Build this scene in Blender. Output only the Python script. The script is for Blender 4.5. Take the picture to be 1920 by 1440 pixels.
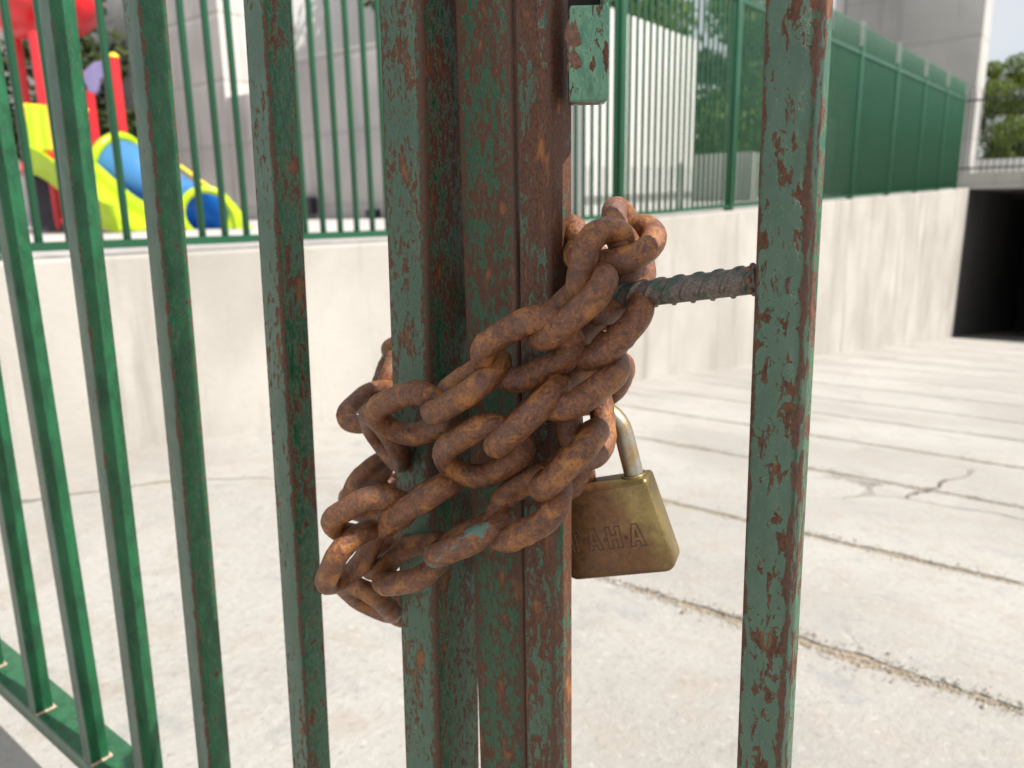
import bpy, bmesh, math, random
from mathutils import Vector, Matrix, noise as mnoise

for _o in list(bpy.data.objects):
    bpy.data.objects.remove(_o)
SC = bpy.context.scene
COL = SC.collection
rad = math.radians

# ------------------------------------------------------------------ camera
ZC = 0.73                                    # eye height above the top of the ramp
YAW, PITCH, ROLL, FPX = rad(38.0), rad(12.5), rad(0.9), 1440.0
CAM = Vector((0, 0, ZC))
FW = Vector((-math.sin(YAW) * math.cos(PITCH), math.cos(YAW) * math.cos(PITCH), -math.sin(PITCH)))
_r0 = Vector((math.cos(YAW), math.sin(YAW), 0))
_u0 = _r0.cross(FW)
RT = _r0 * math.cos(ROLL) - _u0 * math.sin(ROLL)
UP = _u0 * math.cos(ROLL) + _r0 * math.sin(ROLL)
camd = bpy.data.cameras.new('camera')
cam = bpy.data.objects.new('camera', camd)
COL.objects.link(cam)
m = Matrix.Identity(4)
for i in range(3):
    m[i][0], m[i][1], m[i][2], m[i][3] = RT[i], UP[i], -FW[i], CAM[i]
cam.matrix_world = m
camd.sensor_fit = 'HORIZONTAL'
camd.sensor_width = 36.0
camd.lens = FPX / 1920 * 36.0
camd.clip_start = 0.02
camd.clip_end = 3000
camd.dof.use_dof = True
camd.dof.focus_distance = 0.40
camd.dof.aperture_fstop = 10.5
SC.camera = cam

# ------------------------------------------------------------------ sky, sun, exposure
SUN_EL, SUN_AZ = rad(50), rad(5)             # azimuth from +X towards +Y
world = bpy.data.worlds.new('World')
SC.world = world
world.use_nodes = True
wn, wl = world.node_tree.nodes, world.node_tree.links
wn.clear()
wo = wn.new('ShaderNodeOutputWorld')
wb = wn.new('ShaderNodeBackground')
ws = wn.new('ShaderNodeTexSky')
ws.sky_type = 'NISHITA'
ws.sun_disc = False
ws.sun_elevation = SUN_EL
ws.sun_rotation = rad(90) - SUN_AZ
ws.air_density = 1.0
ws.dust_density = 3.0
ws.ozone_density = 1.0
wb.inputs[1].default_value = 0.115
# thin white cloud veil over the blue
tc = wn.new('ShaderNodeTexCoord')
cn = wn.new('ShaderNodeTexNoise')
cn.inputs['Scale'].default_value = 2.2
cn.inputs['Detail'].default_value = 6
cr = wn.new('ShaderNodeMapRange')
cr.inputs[1].default_value, cr.inputs[2].default_value = 0.35, 0.62
cr.inputs[3].default_value, cr.inputs[4].default_value = 0.65, 0.97
cm = wn.new('ShaderNodeMix')
cm.data_type = 'RGBA'
cm.inputs[7].default_value = (4.9, 5.0, 5.15, 1)
wl.new(tc.outputs['Generated'], cn.inputs['Vector'])
wl.new(cn.outputs[0], cr.inputs[0])
wl.new(cr.outputs[0], cm.inputs[0])
wl.new(ws.outputs[0], cm.inputs[6])
wl.new(cm.outputs[2], wb.inputs[0])
wl.new(wb.outputs[0], wo.inputs[0])
sund = bpy.data.lights.new('sun', 'SUN')
sund.energy = 5.0
sund.angle = rad(0.6)
sund.color = (1.0, 0.95, 0.885)
sun = bpy.data.objects.new('sun', sund)
COL.objects.link(sun)
SDIR = Vector((math.cos(SUN_EL) * math.cos(SUN_AZ), math.cos(SUN_EL) * math.sin(SUN_AZ), math.sin(SUN_EL)))
sun.rotation_euler = SDIR.to_track_quat('Z', 'Y').to_euler()
sun.location = (6, 2, 9)
SC.view_settings.view_transform = 'Standard'
SC.view_settings.look = 'None'
SC.view_settings.gamma = 1
SC.view_settings.exposure = 0.58
SC.render.engine = 'CYCLES'
SC.cycles.use_denoising = True
SC.cycles.max_bounces = 5
SC.cycles.transparent_max_bounces = 4
SC.cycles.caustics_reflective = False
SC.cycles.caustics_refractive = False

# ------------------------------------------------------------------ picture point -> place, at a stated distance
def ray(x, y):
    return FW + RT * ((x - 960) / FPX) + UP * ((720 - y) / FPX)
def on_x(x, y, X):
    d = ray(x, y)
    return CAM + d * (X / d.x)
def on_y(x, y, Y):
    d = ray(x, y)
    return CAM + d * (Y / d.y)
def at(x, y, t):
    return CAM + ray(x, y) * t

# ------------------------------------------------------------------ object helpers
def tag(o, label=None, cat=None, group=None, kind=None):
    if label: o['label'] = label
    if cat: o['category'] = cat
    if group: o['group'] = group
    if kind: o['kind'] = kind
    return o
def empty(name, loc=(0, 0, 0), parent=None):
    o = bpy.data.objects.new(name, None)
    COL.objects.link(o)
    o.location = loc
    if parent: o.parent = parent
    return o
def link_mesh(name, me, mat=None, parent=None, mw=None):
    """mw: world matrix of the object; parents are unrotated empties."""
    o = bpy.data.objects.new(name, me)
    COL.objects.link(o)
    if mat and not me.materials: me.materials.append(mat)
    mw = mw or Matrix.Identity(4)
    if parent:
        o.parent = parent
        off = Matrix.Identity(4)
        q = parent
        while q:
            off = q.matrix_basis @ off if q is parent else q.matrix_basis @ off
            q = q.parent
        o.matrix_basis = off.inverted() @ mw
    else:
        o.matrix_basis = mw
    return o
def from_bm(bm, name, smooth=False):
    me = bpy.data.meshes.new(name)
    bm.to_mesh(me)
    bm.free()
    if smooth:
        for p in me.polygons: p.use_smooth = True
    return me
def box_mesh(name, sx, sy, sz, bev=0.0, seg=2, cuts=0):
    bm = bmesh.new()
    bmesh.ops.create_cube(bm, size=1)
    bmesh.ops.scale(bm, vec=(sx, sy, sz), verts=bm.verts)
    if bev:
        bmesh.ops.bevel(bm, geom=list(bm.edges), offset=bev, segments=seg, profile=0.5, affect='EDGES', clamp_overlap=True)
    me = from_bm(bm, name)
    if bev:
        for p in me.polygons: p.use_smooth = True
        try: me.set_sharp_from_angle(angle=rad(50))
        except Exception: pass
    return me
def box(name, lo, hi, mat, parent=None, bev=0.0):
    lo, hi = Vector(lo), Vector(hi)
    c = (lo + hi) / 2
    s = hi - lo
    return link_mesh(name, box_mesh(name, s.x, s.y, s.z, bev), mat, parent, Matrix.Translation(c))
def tube_mesh(name, pts, r, seg=12, cap=True, smooth=True):
    """tube through pts; r a number or list"""
    bm = bmesh.new()
    n = len(pts)
    rings = []
    prev = None
    for i, p in enumerate(pts):
        p = Vector(p)
        t = (Vector(pts[min(i + 1, n - 1)]) - Vector(pts[max(i - 1, 0)])).normalized()
        if prev is None:
            a = t.orthogonal().normalized()
        else:
            a = (prev - t * prev.dot(t)).normalized()
        prev = a
        b = t.cross(a)
        rr = r[i] if isinstance(r, (list, tuple)) else r
        rings.append([bm.verts.new(p + (a * math.cos(2 * math.pi * k / seg) + b * math.sin(2 * math.pi * k / seg)) * rr) for k in range(seg)])
    for i in range(n - 1):
        for k in range(seg):
            bm.faces.new((rings[i][k], rings[i][(k + 1) % seg], rings[i + 1][(k + 1) % seg], rings[i + 1][k]))
    if cap:
        bm.faces.new(list(reversed(rings[0])))
        bm.faces.new(rings[-1])
    bmesh.ops.recalc_face_normals(bm, faces=bm.faces)
    me = from_bm(bm, name, smooth)
    if smooth:
        try: me.set_sharp_from_angle(angle=rad(60))
        except Exception: pass
    return me
def poly_prism(name, pts, thick_vec, smooth=False):
    bm = bmesh.new()
    a = [bm.verts.new(p) for p in pts]
    b = [bm.verts.new(Vector(p) + Vector(thick_vec)) for p in pts]
    bm.faces.new(a)
    bm.faces.new(list(reversed(b)))
    n = len(pts)
    for i in range(n):
        bm.faces.new((a[i], b[i], b[(i + 1) % n], a[(i + 1) % n]))
    bmesh.ops.recalc_face_normals(bm, faces=bm.faces)
    return from_bm(bm, name, smooth)

# ------------------------------------------------------------------ materials
class NT:
    def __init__(s, name):
        s.m = bpy.data.materials.new(name)
        s.m.use_nodes = True
        s.t = s.m.node_tree
        s.n, s.l = s.t.nodes, s.t.links
        s.n.clear()
        s.out = s.n.new('ShaderNodeOutputMaterial')
        s.b = s.n.new('ShaderNodeBsdfPrincipled')
        s.l.new(s.b.outputs[0], s.out.inputs[0])
    def put(s, sock, v):
        if v is None: return
        if hasattr(v, 'is_output') or isinstance(v, bpy.types.NodeSocket):
            s.l.new(v, sock)
        else:
            sock.default_value = v
    def math(s, op, a, b=0.0, c=0.0, clamp=False):
        n = s.n.new('ShaderNodeMath')
        n.operation = op
        n.use_clamp = clamp
        s.put(n.inputs[0], a); s.put(n.inputs[1], b); s.put(n.inputs[2], c)
        return n.outputs[0]
    def mix(s, f, a, b):
        n = s.n.new('ShaderNodeMix')
        n.data_type = 'RGBA'
        def c(v): return tuple(v) + (1,) if isinstance(v, (tuple, list)) and len(v) == 3 else v
        s.put(n.inputs[0], f); s.put(n.inputs[6], c(a)); s.put(n.inputs[7], c(b))
        return n.outputs[2]
    def step(s, v, lo, hi, a=0.0, b=1.0):
        n = s.n.new('ShaderNodeMapRange')
        n.interpolation_type = 'SMOOTHSTEP'
        s.put(n.inputs[0], v); s.put(n.inputs[1], lo); s.put(n.inputs[2], hi); s.put(n.inputs[3], a); s.put(n.inputs[4], b)
        return n.outputs[0]
    def coords(s, kind='Object', jitter=True, scale=None):
        tcn = s.n.new('ShaderNodeTexCoord')
        v = tcn.outputs[kind]
        s.raw = v
        if jitter:
            oi = s.n.new('ShaderNodeObjectInfo')
            cx = s.n.new('ShaderNodeCombineXYZ')
            s.put(cx.inputs[0], s.math('MULTIPLY', oi.outputs['Random'], 7.3))
            s.put(cx.inputs[1], s.math('MULTIPLY', oi.outputs['Random'], 13.7))
            s.put(cx.inputs[2], s.math('MULTIPLY', oi.outputs['Random'], 3.1))
            a = s.n.new('ShaderNodeVectorMath')
            a.operation = 'ADD'
            s.l.new(v, a.inputs[0]); s.l.new(cx.outputs[0], a.inputs[1])
            v = a.outputs[0]
        return v
    def scaled(s, v, sc):
        a = s.n.new('ShaderNodeVectorMath')
        a.operation = 'MULTIPLY'
        s.l.new(v, a.inputs[0])
        a.inputs[1].default_value = sc
        return a.outputs[0]
    def noise(s, v, scale, detail=5, rough=0.6, dist=0.0):
        n = s.n.new('ShaderNodeTexNoise')
        s.l.new(v, n.inputs['Vector'])
        n.inputs['Scale'].default_value = scale
        n.inputs['Detail'].default_value = detail
        n.inputs['Roughness'].default_value = rough
        n.inputs['Distortion'].default_value = dist
        return n.outputs[0]
    def voronoi(s, v, scale, feature='F1'):
        n = s.n.new('ShaderNodeTexVoronoi')
        n.feature = feature
        s.l.new(v, n.inputs['Vector'])
        n.inputs['Scale'].default_value = scale
        return n.outputs['Distance']
    def attr(s, name):
        n = s.n.new('ShaderNodeAttribute')
        n.attribute_type = 'OBJECT'
        n.attribute_name = name
        return n.outputs['Fac']
    def sep(s, v):
        n = s.n.new('ShaderNodeSeparateXYZ')
        s.l.new(v, n.inputs[0])
        return n.outputs
    def bump(s, h, strength=0.5, dist=0.001, normal=None):
        n = s.n.new('ShaderNodeBump')
        n.inputs['Strength'].default_value = strength
        n.inputs['Distance'].default_value = dist
        s.l.new(h, n.inputs['Height'])
        if normal is not None: s.l.new(normal, n.inputs['Normal'])
        return n.outputs[0]
    def done(s, color=None, rough=None, metal=None, normal=None, spec=None):
        def c(v): return tuple(v) + (1,) if isinstance(v, (tuple, list)) and len(v) == 3 else v
        s.put(s.b.inputs['Base Color'], c(color)) if color is not None else None
        if rough is not None: s.put(s.b.inputs['Roughness'], rough)
        if metal is not None: s.put(s.b.inputs['Metallic'], metal)
        if normal is not None: s.l.new(normal, s.b.inputs['Normal'])
        if spec is not None: s.put(s.b.inputs['Specular IOR Level'], spec)
        return s.m

def mat_gate_paint():
    t = NT('chipped_green_paint')
    v = t.coords()
    gs = t.n.new('ShaderNodeVectorMath'); gs.operation = 'SCALE'
    t.l.new(v, gs.inputs[0]); t.l.new(t.attr('grain'), gs.inputs[3])
    v = gs.outputs[0]
    x, y, z = t.sep(t.raw)[0:3]
    hx, hy, rust, fade = t.attr('half_width'), t.attr('half_depth'), t.attr('rust'), t.attr('fade')
    ex = t.math('DIVIDE', t.math('ABSOLUTE', x), hx)
    ey = t.math('DIVIDE', t.math('ABSOLUTE', y), hy)
    e = t.math('MINIMUM', ex, ey)
    front = t.step(t.math('DIVIDE', y, hy), -0.90, -0.99)          # local front side, coloured a paler grey-green with fewer rust chips
    sv = t.scaled(v, (1, 1, 0.42))
    big = t.noise(sv, 55, 3, 0.6, 0.3)
    mid = t.noise(sv, 230, 5, 0.68, 0.6)
    fine = t.noise(sv, 900, 3, 0.7)
    wob = t.math('MULTIPLY', t.math('SUBTRACT', mid, 0.5), 0.9)
    edge = t.step(t.math('ADD', e, wob), 0.74, 1.0)
    c = t.math('ADD', t.math('MULTIPLY', big, 0.42), t.math('MULTIPLY', mid, 0.58))
    c = t.math('ADD', c, t.math('MULTIPLY', t.math('SUBTRACT', fine, 0.5), 0.16))
    c = t.math('ADD', c, t.math('MULTIPLY', edge, t.math('MULTIPLY', t.step(rust, 0.0, 0.35), 0.30)))
    thr = t.step(rust, 0.0, 1.0, 0.78, 0.40)
    thr = t.math('ADD', thr, t.math('MULTIPLY', front, t.math('MULTIPLY', t.attr('front_pale'), 0.035)))
    thr = t.math('SUBTRACT', thr, t.math('MULTIPLY', z, t.attr('rise')))      # rust gathers higher up some posts
    d = t.math('SUBTRACT', c, thr)
    chip = t.step(d, -0.006, 0.010)
    rim = t.math('SUBTRACT', t.step(d, -0.034, -0.008), chip, clamp=True)
    streak = t.noise(t.scaled(v, (1, 1, 0.25)), 650, 3, 0.7)
    weath = t.step(t.math('ADD', t.math('MULTIPLY', mid, 0.55), t.math('MULTIPLY', streak, 0.45)), 0.40, 0.60)
    weath = t.math('MULTIPLY', weath, fade, clamp=True)
    deep = t.mix(t.step(big, 0.35, 0.65), (0.004, 0.052, 0.019), (0.007, 0.100, 0.037))
    front_pale = t.mix(t.step(big, 0.35, 0.65), (0.068, 0.112, 0.084), (0.098, 0.150, 0.113))
    pale = t.mix(t.step(fine, 0.3, 0.7), (0.034, 0.120, 0.060), (0.078, 0.185, 0.110))
    paint = t.mix(t.math('MULTIPLY', weath, 0.85), deep, pale)
    paint = t.mix(t.math('MULTIPLY', front, t.step(t.attr('front_pale'), 0.0, 1.0)), paint, t.mix(t.math('MULTIPLY', weath, 0.35), front_pale, pale))
    paint = t.mix(t.math('MULTIPLY', t.step(streak, 0.66, 0.74), 0.4), paint, (0.16, 0.25, 0.185))
    paint = t.mix(t.math('MULTIPLY', t.attr('mint'), t.step(big, 0.25, 0.55), clamp=True), paint, t.mix(t.step(mid, 0.4, 0.6), (0.09, 0.24, 0.16), (0.19, 0.36, 0.24)))
    spk = t.noise(v, 1250, 1, 0.5)
    paint = t.mix(t.math('MULTIPLY', t.step(spk, 0.72, 0.77), 0.6), paint, (0.26, 0.33, 0.28))
    paint = t.mix(t.math('MULTIPLY', rim, 0.45), paint, (0.13, 0.24, 0.165))
    rustc = t.mix(t.step(fine, 0.35, 0.65), (0.052, 0.018, 0.009), (0.120, 0.048, 0.024))
    orange = t.math('MULTIPLY', t.step(big, 0.60, 0.72), t.step(rust, 0.3, 0.9))
    rustc = t.mix(t.math('MULTIPLY', orange, 0.8), rustc, (0.30, 0.115, 0.030))
    rustc = t.mix(t.math('MULTIPLY', edge, 0.5), rustc, (0.100, 0.062, 0.046))
    col = t.mix(chip, paint, rustc)
    ro = t.math('ADD', t.math('MULTIPLY', chip, 0.26), t.step(mid, 0.3, 0.7, 0.28, 0.46))
    h = t.math('ADD', t.math('MULTIPLY', chip, -1.0), t.math('MULTIPLY', fine, 0.45))
    h = t.math('ADD', h, t.math('MULTIPLY', rim, 0.3))
    nb = t.bump(h, 0.6, 0.0007)
    return t.done(col, ro, 0.0, nb, 0.42)

def mat_rust_chain():
    t = NT('rusted_chain_iron')
    v = t.coords()
    paintattr = t.attr('smear')
    a = t.noise(v, 70, 4, 0.62, 0.6)
    a2 = t.noise(v, 48, 4, 0.62, 0.4)
    b = t.noise(v, 230, 5, 0.70)
    f = t.noise(v, 640, 4, 0.80)
    c = t.mix(t.step(b, 0.34, 0.66), (0.092, 0.032, 0.015), (0.235, 0.083, 0.027))
    c = t.mix(t.math('MULTIPLY', t.step(a, 0.50, 0.66), 0.72), c, (0.42, 0.170, 0.036))
    c = t.mix(t.math('MULTIPLY', t.step(a2, 0.50, 0.66), 0.65), c, (0.125, 0.060, 0.044))
    c = t.mix(t.math('MULTIPLY', t.step(f, 0.55, 0.66), 0.50), c, (0.42, 0.21, 0.10))
    c = t.mix(t.math('MULTIPLY', t.step(f, 0.46, 0.37), 0.75), c, (0.034, 0.013, 0.009))
    sm = t.math('MULTIPLY', t.step(t.noise(t.scaled(v, (1, 1, 0.5)), 130, 4, 0.65), 0.56, 0.60), paintattr)
    c = t.mix(sm, c, (0.10, 0.19, 0.15))
    ro = t.step(b, 0.3, 0.7, 0.28, 0.50)
    h = t.math('ADD', t.math('MULTIPLY', b, 0.5), t.math('MULTIPLY', f, 0.45))
    return t.done(c, ro, 0.0, t.bump(h, 1.0, 0.0012), 0.55)

def mat_brass():
    t = NT('tarnished_brass')
    v = t.coords('Object', False)
    x, y, z = t.sep(v)[0:3]
    a = t.noise(v, 45, 5, 0.65, 0.4)
    b = t.noise(v, 240, 6, 0.75)
    f = t.noise(v, 900, 4, 0.7)
    # rust wash carried down from the chain side and up from the lower edge
    side = t.step(t.math('ADD', t.math('ADD', x, t.math('MULTIPLY', z, 0.42)), t.math('MULTIPLY', t.math('SUBTRACT', a, 0.5), 0.055)), 0.037, 0.006)
    c = t.mix(t.step(a, 0.30, 0.70), (0.165, 0.125, 0.055), (0.30, 0.225, 0.095))
    c = t.mix(t.math('MULTIPLY', t.step(f, 0.58, 0.68), 0.6), c, (0.50, 0.39, 0.18))
    c = t.mix(t.math('MULTIPLY', t.step(b, 0.44, 0.34), 0.45), c, (0.10, 0.075, 0.035))
    rustc = t.mix(t.step(b, 0.3, 0.7), (0.070, 0.026, 0.011), (0.150, 0.062, 0.022))
    c = t.mix(t.math('MULTIPLY', side, 0.90), c, rustc)
    met = t.math('SUBTRACT', 0.8, t.math('MULTIPLY', side, 0.55), clamp=True)
    h = t.math('ADD', t.math('MULTIPLY', b, 0.3), t.math('MULTIPLY', f, 0.4))
    return t.done(c, t.step(b, 0.3, 0.7, 0.34, 0.50), met, t.bump(h, 0.22, 0.0004))

def mat_steel():
    t = NT('weathered_shackle_steel')
    v = t.coords('Object', False)
    a = t.noise(v, 60, 5, 0.65)
    f = t.noise(v, 700, 5, 0.75)
    c = t.mix(t.step(a, 0.42, 0.60), (0.33, 0.32, 0.28), (0.33, 0.23, 0.11))
    c = t.mix(t.math('MULTIPLY', t.step(f, 0.55, 0.68), 0.6), c, (0.14, 0.085, 0.04))
    return t.done(c, t.step(f, 0.3, 0.7, 0.32, 0.52), 0.75, t.bump(f, 0.35, 0.0004))

def mat_plain(name, col, rough=0.5, var=0.12, scale=6.0, bump=0.0, spec=0.5, jitter=True):
    t = NT(name)
    v = t.coords('Object', jitter)
    n = t.noise(v, scale, 5, 0.65)
    lo = tuple(c * (1 - var) for c in col)
    hi = tuple(min(1, c * (1 + var)) for c in col)
    cc = t.mix(t.step(n, 0.3, 0.7), lo, hi)
    nb = t.bump(n, bump, 0.01) if bump else None
    return t.done(cc, rough, 0.0, nb, spec)

def mat_ramp():
    t = NT('worn_ramp_concrete')
    tcn = t.n.new('ShaderNodeNewGeometry')
    v = tcn.outputs['Position']
    a = t.noise(v, 0.9, 6, 0.6, 0.3)
    b = t.noise(v, 7, 7, 0.7)
    f = t.noise(v, 60, 6, 0.75)
    g = t.noise(v, 300, 3, 0.7)
    c = t.mix(t.step(a, 0.3, 0.7), (0.310, 0.296, 0.274), (0.400, 0.384, 0.358))
    c = t.mix(t.math('MULTIPLY', t.step(b, 0.50, 0.66), 0.60), c, (0.335, 0.298, 0.255))
    c = t.mix(t.math('MULTIPLY', t.step(b, 0.47, 0.32), 0.60), c, (0.275, 0.278, 0.272))
    c = t.mix(t.math('MULTIPLY', t.step(f, 0.56, 0.67), 0.60), c, (0.235, 0.215, 0.19))
    c = t.mix(t.math('MULTIPLY', t.step(f, 0.44, 0.32), 0.50), c, (0.52, 0.50, 0.47))
    st_ = t.noise(v, 2.3, 6, 0.7, 0.8)
    c = t.mix(t.math('MULTIPLY', t.step(st_, 0.56, 0.66), 0.35), c, (0.27, 0.245, 0.215))
    sp_ = t.noise(v, 130, 2, 0.5)
    c = t.mix(t.math('MULTIPLY', t.step(sp_, 0.70, 0.74), 0.6), c, (0.14, 0.13, 0.115))
    # thin wandering cracks
    wv = t.n.new('ShaderNodeVectorMath'); wv.operation = 'ADD'
    nn = t.n.new('ShaderNodeTexNoise'); nn.inputs['Scale'].default_value = 1.3; nn.inputs['Detail'].default_value = 6
    t.l.new(v, nn.inputs['Vector'])
    sc = t.n.new('ShaderNodeVectorMath'); sc.operation = 'SCALE'; sc.inputs[3].default_value = 0.50
    t.l.new(nn.outputs['Color'], sc.inputs[0])
    t.l.new(v, wv.inputs[0]); t.l.new(sc.outputs[0], wv.inputs[1])
    cr_ = t.voronoi(wv.outputs[0], 0.55, 'DISTANCE_TO_EDGE')
    cmask = t.math('MULTIPLY', t.step(cr_, 0.006, 0.0005), t.step(t.noise(v, 0.6, 3), 0.45, 0.60))
    c = t.mix(t.math('MULTIPLY', cmask, 0.75), c, (0.13, 0.115, 0.095))
    h = t.math('ADD', t.math('MULTIPLY', b, 0.5), t.math('MULTIPLY', f, 0.25))
    h = t.math('ADD', h, t.math('MULTIPLY', g, 0.05))
    h = t.math('SUBTRACT', h, t.math('MULTIPLY', cmask, 0.7))
    return t.done(c, 0.9, 0.0, t.bump(h, 0.95, 0.018), 0.3)

def mat_wall(name, lo, hi, stain, streak=0.4, scale=1.0, board=0.0):
    t = NT(name)
    g = t.n.new('ShaderNodeNewGeometry')
    v = g.outputs['Position']
    a = t.noise(v, 0.8 * scale, 6, 0.6, 0.3)
    s = t.noise(t.scaled(v, (3.2, 3.2, 0.30)), 1.6 * scale, 6, 0.62)
    f = t.noise(v, 22 * scale, 6, 0.72)
    c = t.mix(t.step(a, 0.3, 0.7), lo, hi)
    c = t.mix(t.math('MULTIPLY', t.step(s, 0.50, 0.68), streak), c, stain)
    c = t.mix(t.math('MULTIPLY', t.step(f, 0.55, 0.75), 0.25), c, stain)
    h = t.math('ADD', t.math('MULTIPLY', a, 0.5), t.math('MULTIPLY', f, 0.3))
    if board:
        x, y, z = t.sep(v)[0:3]
        fr = t.math('FRACT', t.math('DIVIDE', t.math('ADD', z, t.math('MULTIPLY', t.noise(v, 0.7, 2), 0.05)), board))
        ln = t.step(t.math('ABSOLUTE', t.math('SUBTRACT', fr, 0.5)), 0.44, 0.5)
        c = t.mix(t.math('MULTIPLY', ln, 0.28), c, tuple(q * 0.62 for q in lo))
        h = t.math('SUBTRACT', h, t.math('MULTIPLY', ln, 0.6))
    return t.done(c, 0.88, 0.0, t.bump(h, 0.5, 0.02), 0.3)

def mat_leaf(name, lo, hi):
    t = NT(name)
    g = t.n.new('ShaderNodeNewGeometry')
    n = t.noise(g.outputs['Position'], 2.2, 4, 0.6)
    c = t.mix(t.step(t.math('ADD', t.math('MULTIPLY', n, 0.6), t.math('MULTIPLY', g.outputs['Random Per Island'], 0.4)), 0.3, 0.7), lo, hi)
    t.done(c, 0.55, 0.0, None, 0.4)
    tr = t.n.new('ShaderNodeBsdfTranslucent')
    t.l.new(c, tr.inputs[0])
    mx = t.n.new('ShaderNodeMixShader')
    mx.inputs[0].default_value = 0.4
    t.l.new(t.b.outputs[0], mx.inputs[1]); t.l.new(tr.outputs[0], mx.inputs[2])
    t.l.new(mx.outputs[0], t.out.inputs[0])
    return t.m

M = {}
M['gate'] = mat_gate_paint()
M['chain'] = mat_rust_chain()
M['brass'] = mat_brass()
M['steel'] = mat_steel()
M['engrave'] = mat_plain('rusted_engraving', (0.055, 0.020, 0.010), 0.7, 0.3, 400)
def mat_rebar():
    t = NT('bare_ribbed_steel')
    v = t.coords('Object', False)
    a = t.noise(v, 110, 4, 0.65, 0.3)
    f = t.noise(v, 800, 4, 0.75)
    c = t.mix(t.step(f, 0.35, 0.65), (0.085, 0.066, 0.056), (0.185, 0.148, 0.128))
    c = t.mix(t.math('MULTIPLY', t.step(a, 0.50, 0.58), 0.85), c, (0.045, 0.085, 0.060))
    c = t.mix(t.math('MULTIPLY', t.step(f, 0.64, 0.72), 0.6), c, (0.24, 0.22, 0.19))
    return t.done(c, t.step(a, 0.3, 0.7, 0.38, 0.6), 0.25, t.bump(f, 0.3, 0.0004))
M['rebar'] = mat_rebar()
M['weld'] = mat_plain('rusty_weld', (0.16, 0.075, 0.05), 0.6, 0.35, 500, 0.2)
M['seam'] = mat_plain('tan_weld_seam', (0.42, 0.30, 0.22), 0.7, 0.3, 300)
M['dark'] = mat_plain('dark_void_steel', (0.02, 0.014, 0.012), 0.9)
M['ramp'] = mat_ramp()
M['grit'] = mat_plain('joint_grit', (0.27, 0.225, 0.165), 0.95, 0.45, 60, 0.6, 0.2, False)
def mat_pebble():
    t = NT('pebble_grit')
    g = t.n.new('ShaderNodeNewGeometry')
    c = t.mix(g.outputs['Random Per Island'], (0.25, 0.21, 0.16), (0.46, 0.42, 0.37))
    return t.done(c, 0.9, 0.0, None, 0.3)
M['pebble'] = mat_pebble()
M['wall'] = mat_wall('cast_wall_concrete', (0.320, 0.302, 0.275), (0.420, 0.402, 0.370), (0.245, 0.231, 0.208), 0.75, 1.0)
M['grey'] = mat_wall('grey_cast_concrete', (0.40, 0.392, 0.375), (0.52, 0.51, 0.485), (0.32, 0.31, 0.295), 0.6, 0.9, 0.9)
M['tower'] = mat_wall('tower_concrete', (0.35, 0.345, 0.33), (0.43, 0.425, 0.405), (0.28, 0.275, 0.26), 0.5, 0.6, 1.25)
M['white'] = mat_wall('white_render', (0.58, 0.57, 0.55), (0.66, 0.65, 0.63), (0.50, 0.485, 0.46), 0.3, 0.8)
M['terrace'] = mat_wall('terrace_paving', (0.40, 0.375, 0.365), (0.47, 0.445, 0.435), (0.34, 0.315, 0.305), 0.3, 2.0)
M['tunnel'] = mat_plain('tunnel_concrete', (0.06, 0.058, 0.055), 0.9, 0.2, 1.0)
M['fence'] = mat_plain('green_fence_enamel', (0.006, 0.070, 0.030), 0.34, 0.12, 3.0)
M['cap'] = mat_plain('grey_galvanised', (0.42, 0.43, 0.40), 0.5, 0.15, 5.0)
M['iron'] = mat_plain('dark_railing_iron', (0.045, 0.047, 0.05), 0.5, 0.2, 5.0)
M['red'] = mat_plain('red_plastic', (0.62, 0.022, 0.030), 0.28, 0.08, 3.0)
M['yellow'] = mat_plain('yellow_plastic', (0.80, 0.56, 0.02), 0.3, 0.08, 3.0)
M['lime'] = mat_plain('lime_plastic', (0.47, 0.66, 0.015), 0.3, 0.08, 3.0)
M['blue'] = mat_plain('blue_plastic', (0.15, 0.45, 0.78), 0.25, 0.08, 3.0)
def translucent(m, f):
    nt = m.node_tree
    b = next(n for n in nt.nodes if n.type == 'BSDF_PRINCIPLED')
    out = next(n for n in nt.nodes if n.type == 'OUTPUT_MATERIAL')
    tr = nt.nodes.new('ShaderNodeBsdfTranslucent')
    nt.links.new(b.inputs['Base Color'].links[0].from_socket, tr.inputs[0])
    mx = nt.nodes.new('ShaderNodeMixShader')
    mx.inputs[0].default_value = f
    nt.links.new(b.outputs[0], mx.inputs[1]); nt.links.new(tr.outputs[0], mx.inputs[2])
    nt.links.new(mx.outputs[0], out.inputs[0])
translucent(M['blue'], 0.6)
translucent(M['lime'], 0.2)
M['purple'] = mat_plain('lilac_plastic', (0.19, 0.17, 0.33), 0.35, 0.1, 3.0)
M['black'] = mat_plain('dark_panel', (0.022, 0.018, 0.03), 0.5)
M['pipe'] = mat_plain('pale_pipe', (0.55, 0.53, 0.62), 0.5)
M['leaf1'] = mat_leaf('bright_leaves', (0.06, 0.115, 0.012), (0.18, 0.24, 0.032))
M['leaf2'] = mat_leaf('dark_leaves', (0.020, 0.042, 0.010), (0.065, 0.085, 0.020))
M['bark'] = mat_plain('bark', (0.16, 0.13, 0.10), 0.9, 0.3, 12, 0.5)

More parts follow.
